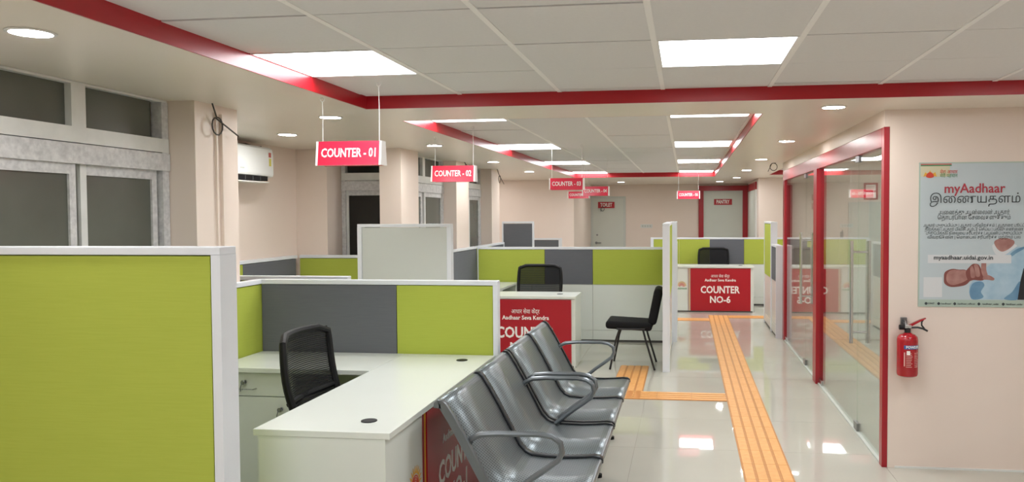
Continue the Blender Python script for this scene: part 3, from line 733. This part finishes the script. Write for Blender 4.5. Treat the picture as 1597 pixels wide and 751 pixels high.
# ------------------------------------------------------------------ hanging signs
def hanging(lab, x0, x1, y, z0, z1, txt, hook_z=ZT):
    cx = (x0+x1)/2; t = thing('hanging_sign', lab, 'sign', (cx, y, z0), 0, 'hanging counter signs'); hw, ht = (x1-x0)/2, z1-z0
    bq, tq = .045, .028     # half depth at foot and head
    MB().prism([(-hw+.004, -bq+.004, .003), (-hw+.004, -tq+.003, ht-.003), (-hw+.004, tq-.003, ht-.003), (-hw+.004, bq-.004, .003)], (2*hw-.008, 0, 0)).build('core', 'ink_white', t)
    for s in (-1, 1):
        MB().prism([(-hw, s*bq, 0), (hw, s*bq, 0), (hw, s*tq, ht), (-hw, s*tq, ht)], (0, -s*.004, 0)).build('face_panel', 'red_sign', t)
    for s in (-1, 1):
        xx = s*hw
        MB().prism([(xx, -bq, 0), (xx, -tq, ht), (xx, tq, ht), (xx, bq, 0)], (s*.012, 0, 0)).build('end_cap', 'ink_white', t)
    th = math.atan((bq-tq)/ht)
    text(txt, ht*.52, 'ink_white', t, (-.0, -(bq+tq)/2-.001, ht/2), (PI/2-th, 0, 0), .02, width=hw*1.78)
    for s in (-1, 1):
        xx = s*(hw-.012)
        top = (ZS if cx+xx < T1[0]+.02 else hook_z)-z0
        MB().tube([(xx, 0, ht-.002), (xx+.002, 0, (ht+top)/2), (xx, 0, top-.02)], .0022, 6).build('cord', 'cord_white', t)
        r = [(xx+.011*math.cos(a), .0, top-.011+.011*math.sin(a)) for a in [2*PI*k/12 for k in range(12)]]
        MB().tube(r, .002, 6, closed=True).build('hook_ring', 'silver_rim', t)
    return t
hanging('nearest hanging red sign reading COUNTER - 01', -1.975, -1.63, 4.12, 1.87, 2.0, 'COUNTER - 01', ZT)
hanging('second hanging red sign reading COUNTER - 02', -2.05-.0, -1.705, 6.30, 1.87, 2.0, 'COUNTER - 02', ZS if False else ZT)
hanging('hanging red sign reading COUNTER - 03, above left of the far plain door', -1.386, -1.05, 8.1, 1.853, 1.973, 'COUNTER - 03')
hanging('hanging red sign reading COUNTER - 04, overlapping the third sign', -1.28, -.965, 9.9, 1.832, 1.948, 'COUNTER - 04')
hanging('lowest hanging red sign reading COUNTER - 05, under the third sign', -1.866, -1.54, 12.6, 1.855, 1.965, 'COUNTER - 05')
hanging('hanging red sign reading COUNTER - 06, beside the pantry door frame', -.12, .187, 11.6, 1.817, 1.932, 'COUNTER - 06')

# ------------------------------------------------------------------ air conditioner
ac = thing('air_conditioner', 'white wall air conditioner in the alcove behind the first pillar', 'air conditioner', (-3.76, 5.62, 1.885))
prof = [(0, 0.02), (0, .30), (.17, .302), (.195, .285), (.205, .25), (.207, .07), (.20, .055), (.12, .02)]
MB().prism([(x, 0, z) for x, z in prof], (0, .88, 0)).build('body', 'ac_white', ac, 30)
B(.205, .2085, .02, .86, .0715, .282).build('front_cover', 'ac_white', ac)
B(.10, .197, .03, .80, .012, .05).build('air_outlet', 'black_plastic', ac)
MB().prism([(.11, .03, -.008), (.215, .03, -.004), (.215, .03, .004), (.11, .03, 0)], (0, .76, 0)).build('louver', 'ac_white', ac)
for k in range(6): B(.12, .199, .1+k*.115, .108+k*.115, .014, .048).build('vane', 'steel_dark', ac)
B(.2085, .2095, .80, .84, .215, .255).build('sticker', 'sticker_red', ac); B(.2085, .2095, .805, .84, .14, .205).build('sticker', 'sticker_yellow', ac)
B(.2085, .2092, .36, .42, .10, .112).build('maker_badge', 'grey_white', ac)
MB().tube([(.03, .885, .22), (.03, .93, .25), (.03, .95, .20), (.03, .93, .06), (.03, .90, .04)], .012, 8).build('pipe', 'wire', ac, True)
MB().tube([(.05, .55, .305), (.06, .7, .325), (.05, .86, .31), (.04, .98, .325), (.03, .99, .28), (.02, .95, .24)], .006, 6).build('cable', 'wire', ac, True)

# ------------------------------------------------------------------ loose wires
def wire(lab, c, r, tail0, tail1, nrm='x'):
    pts = [tail0]
    for k in range(15):
        a = PI/2+2*PI*k/14*1.08
        u, v = r*math.cos(a), r*math.sin(a)*1.05
        pts.append((c[0]+(.008*k/14), c[1]+u, c[2]+v) if nrm == 'x' else (c[0]+u, c[1]+.008*k/14, c[2]+v))
    pts.append(tail1)
    o = MB().tube(pts, .0045, 6).build('loose_wire', 'wire', None, True)
    tag(o, lab, 'wire', 'loose coiled wires')
wire('coiled loose wire hanging at the top of the first pillar', (-2.672, 4.265, 2.115), .048, (-2.67, 4.22, 2.24), (-2.66, 4.47, 2.075))
wire('coiled loose wire at the top of the second pillar', (-2.66, 9.42, 2.16), .05, (-2.67, 9.40, 2.24), (-2.65, 9.68, 2.12))
wire('coiled loose wire at the top of the third pillar', (-2.62, 11.0, 2.10), .05, (-2.64, 10.95, 2.24), (-2.60, 11.2, 2.04))
wire('coiled loose wire hanging from the soffit left of the red door head', (1.10, 10.3, 2.19), .045, (1.13, 10.3, 2.24), (1.03, 10.3, 2.13), 'y')
wire('coiled loose wire on the small sign of the plain far door', (-1.80, 17.13, 1.71), .04, (-1.70, 17.155, 1.78), (-1.84, 17.13, 1.66), 'y')

# ------------------------------------------------------------------ fire extinguisher
fe = thing('fire_extinguisher', 'small red fire extinguisher on the cream wall below the poster', 'fire extinguisher', (1.352, 5.078, .595))
MB().lathe([(.045, 0), (.058, .006), (.062, .018), (.062, .225), (.058, .245), (.045, .258), (.025, .265), (.02, .27)], seg=32).build('cylinder', 'ext_red', fe, True)
def curved(name, a0, a1, z0, z1, m, r=.0626, par=fe):
    mb = MB(); N = 14; pa = [a0+(a1-a0)*k/N for k in range(N+1)]
    A = [[mb.bm.verts.new((math.cos(a)*r, math.sin(a)*r, z)) for z in (z0, z1)] for a in pa]
    for p, q in zip(A, A[1:]): mb.bm.faces.new((p[0], q[0], q[1], p[1]))
    return mb.build(name, m, par, True)
lb = curved('label_band', -PI*.68, -PI*.12, .175, .198, 'label_blue'); lb['label'] = 'blue band with white lettering'
tx = text('POWDER', .022, 'ink_white', lb, (0, 0, 0), (0, 0, 0), .03, width=.088)
for v in tx.data.vertices:
    a = -PI*.40+v.co.x/.064; rr = .0634+v.co.z; v.co = Vector((math.cos(a)*rr, math.sin(a)*rr, .1865+v.co.y))
for k in range(9):
    for (a0, a1) in ((-.62, -.42), (-.36, -.18)):
        curved('print_line', PI*a0, PI*(a1-.05*random.random()), .065+k*.0105, .068+k*.0105, 'label_print', .0629)
curved('print_block', -PI*.60, -PI*.50, .14, .165, 'ink_white', .0629)
curved('print_block', -PI*.68, -PI*.65, .07, .155, 'label_print', .0629)
MB().cyl((0, 0, .285), .018, .04).build('valve', 'black_metal', fe, True)
MB().box(-.02, .02, -.018, .018, .298, .318, bev=.004).build('valve_head', 'steel', fe, True)
MB().cyl((-.035, -.005, .303), .016, .03, 'x').build('nozzle', 'black_plastic', fe, True)
MB().prism([(-.005, -.009, .312), (.075, -.009, .352), (.105, -.009, .362), (.106, -.009, .357), (.08, -.009, .342), (.01, -.009, .302)], (0, .018, 0)).build('lever', 'ext_red', fe)
MB().tube([(.015, 0, .300), (.06, 0, .302), (.09, 0, .295), (.118, 0, .28)], .006, 8).build('carry_handle', 'black_metal', fe, True)
MB().tube([(.092, 0, .35), (.083, 0, .335), (.083, 0, .315), (.10, 0, .293)], .005, 8).build('safety_pin', 'black_metal', fe, True)
B(-.025, .012, .055, .072, .29, .355, bev=.003).build('wall_bracket', 'steel_dark', fe)
MB().tube([(-.006, .06, .335), (-.006, .03, .335), (-.006, .0, .312)], .006, 8).build('hook', 'steel_dark', fe, True)

# ------------------------------------------------------------------ poster
po = thing('poster', 'pale blue printed poster of a pointing hand on the cream wall', 'poster', (1.43, 5.145, 1.018))
PW, PH = .645, .892
def fl(name, m, x0, x1, z0, z1, lay, parent=po): return B(x0, x1, -.0012-lay*.0006, -.0006-lay*.0006 if lay else .004, z0, z1).build(name, m, parent)
fl('margin', 'poster_margin', 0, PW, 0, PH, 0)
fl('sheet', 'poster_paper', .008, PW-.008, .045, PH-.008, 1)
LAY = [4]
def shape(name, m, pts, lay, sm=True):
    P = [Vector((p[0], 0, p[1])) for p in pts]
    if sm:
        Q = []; n = len(P)
        for i in range(n):
            p0, p1, p2, p3 = P[i-1], P[i], P[(i+1) % n], P[(i+2) % n]
            for k in range(4):
                t = k/4; Q.append(.5*((2*p1)+(p2-p0)*t+(2*p0-5*p1+4*p2-p3)*t*t+(3*p1-p0-3*p2+p3)*t**3))
        P = Q
    LAY[0] += 1; y = -.0022-LAY[0]*.00008
    return MB().prism([(p.x, y, p.z) for p in P], (0, .00006, 0)).build(name, m, po)
K = PW/164.          # poster pixel to metre; (u, v) in photo pixels from the poster's top left
def q(*uv): return [(u*K, PH-v*PH/224.) for u, v in uv]
shape('printed_shirt', 'shirt_pale', q((76, 201), (77, 190), (82, 183), (93, 172), (104, 160), (114, 151), (118, 138), (132, 134), (150, 130), (161, 136), (161, 212), (80, 212)), 2, False)
shape('printed_shirt_shade', 'shirt_blue', q((77, 199), (82, 187), (94, 184), (99, 190), (94, 200), (98, 208), (90, 212), (80, 211)), 3)
shape('printed_shirt_shade', 'shirt_blue', q((128, 211), (140, 200), (150, 184), (154, 190), (150, 211)), 3)
shape('printed_shirt_shade', 'shirt_blue', q((137, 141), (146, 134), (158, 130), (156, 134), (146, 140), (139, 145)), 3)
shape('printed_collar', 'poster_white', q((110, 131), (116, 143), (128, 143), (138, 136), (146, 129), (138, 126), (114, 126)), 3)
shape('printed_neck', 'print_skin', q((113, 122), (116, 132), (124, 138), (134, 134), (142, 126), (140, 120), (126, 117)), 4)
shape('printed_dark_jacket', 'print_black', q((148, 212), (152, 182), (156, 164), (161, 158), (162, 158), (162, 212)), 4, False)
shape('printed_forearm', 'print_skin_dark', q((38.5, 180), (40, 170), (50, 165), (61, 166), (72, 167), (80, 178), (77, 184), (69, 190.5), (50, 193), (40, 188)), 4)
shape('printed_forearm', 'print_skin', q((42, 179), (44, 171), (51, 166.5), (61, 167), (73, 168), (78, 176), (68, 185), (52, 190), (44, 186)), 5)
shape('printed_hand', 'print_skin_dark', q((71, 170), (77, 161), (82, 157), (89, 157.5), (93, 163), (96, 171), (103, 176), (96, 182.5), (83, 182), (75, 183)), 5)
shape('printed_finger', 'print_skin', q((94, 168), (94, 156), (95.5, 150), (98.5, 149), (101, 153.5), (101.5, 166), (103.5, 175), (98, 178)), 6)
shape('printed_finger', 'print_skin', q((86, 176), (84, 164), (83, 159), (86, 157), (89.5, 160), (91.5, 168), (92, 176)), 6)
shape('printed_finger', 'print_skin', q((79, 178), (77.5, 167), (78, 162), (80.5, 160), (82.5, 164), (84.5, 172), (84.5, 178)), 6)
shape('printed_thumb', 'print_skin', q((97, 177), (102, 174), (108, 175.5), (113.5, 179.5), (111.5, 182.5), (104, 181.5), (97, 181)), 6)
shape('web_bar', 'poster_white', q((14, 143), (138, 143), (138, 156), (14, 156)), 2, False)
fl('banner', 'poster_cream', .008, .18, PH-.088, PH-.02, 2); fl('banner_line', 'emblem_red', .008, .19, PH-.014, PH-.009, 3); fl('banner_line', 'green_ink', .008, .19, PH-.022, PH-.016, 3)
fl('blank_square', 'poster_white', 8*K, 36*K, PH-PH*209/224., PH-PH*178/224., 2)
YL = -.0046
def ptx(s, u, v, size, m, width, bold=.0, al='CENTER'): text(tamil(s), size, m, po, (u*K, YL, PH-v*PH/224.), UPR, bold, align=al, width=width*K)
shape('banner_emblem', 'gold_ink', q((6, 22), (9, 15), (13, 18), (16, 12), (19, 18), (24, 15), (26, 22), (20, 20), (16, 19), (11, 20)), 4, False)
shape('banner_emblem', 'emblem_red', q((10, 22), (12, 17), (16, 15), (20, 17), (22, 22), (16, 24)), 5)
ptx('मेरा आधार', 44, 15, .03, 'emblem_red', 26); ptx('मेरी पहचान', 44, 21, .03, 'green_ink', 26)
ptx('myAadhaar', 83, 41, .082, 'poster_red_ink', 90, .012)
ptx('இணையதளம்', 83, 57, .075, 'dark_ink', 134, .012)
ptx('அனைத்து ஆன்லைன் ஆதார்', 82, 77.5, .036, 'dark_ink', 105); ptx('தொடர்பான சேவைகளுக்கும்', 82, 85.5, .036, 'dark_ink', 108)
for k, s in enumerate(('ஆதார் புதுப்பிப்பு | ஆதார் பதிவிறக்கம் | ஆதாரை பூட்டி', 'திறத்தல் | ஆதார் பிவிசி ஆர்டர் செய்ய | பதிவு எண்ணை', 'புதுப்பித்தல் நிலையை சரிபார்க்க | ஆவணப் புதுப்பிப்பு', 'விவரங்களை | மொபைல் சரிபார்க்க மற்றும் பல')):
    ptx(s, 82, 97.5+6.1*k, .026, 'dark_ink', 150-4*k)
ptx('myaadhaar.uidai.gov.in', 67, 147.5, .036, 'dark_ink', 88, .022)
for u, s, wd in ((20, '1947', 9), (42, '/aadhaar', 16), (72, '/aadhaar_official', 26), (108, '/aadhaar_uidai', 24), (143, '/aadhaar_uidai', 24)):
    ptx(s, u, 219, .016, 'dark_ink', wd)
for u in (12, 31, 55, 91, 127):
    shape('footer_icon', 'dark_ink', q((u-2.2, 219), (u, 216.6), (u+2.2, 219), (u, 221.4)), 3)
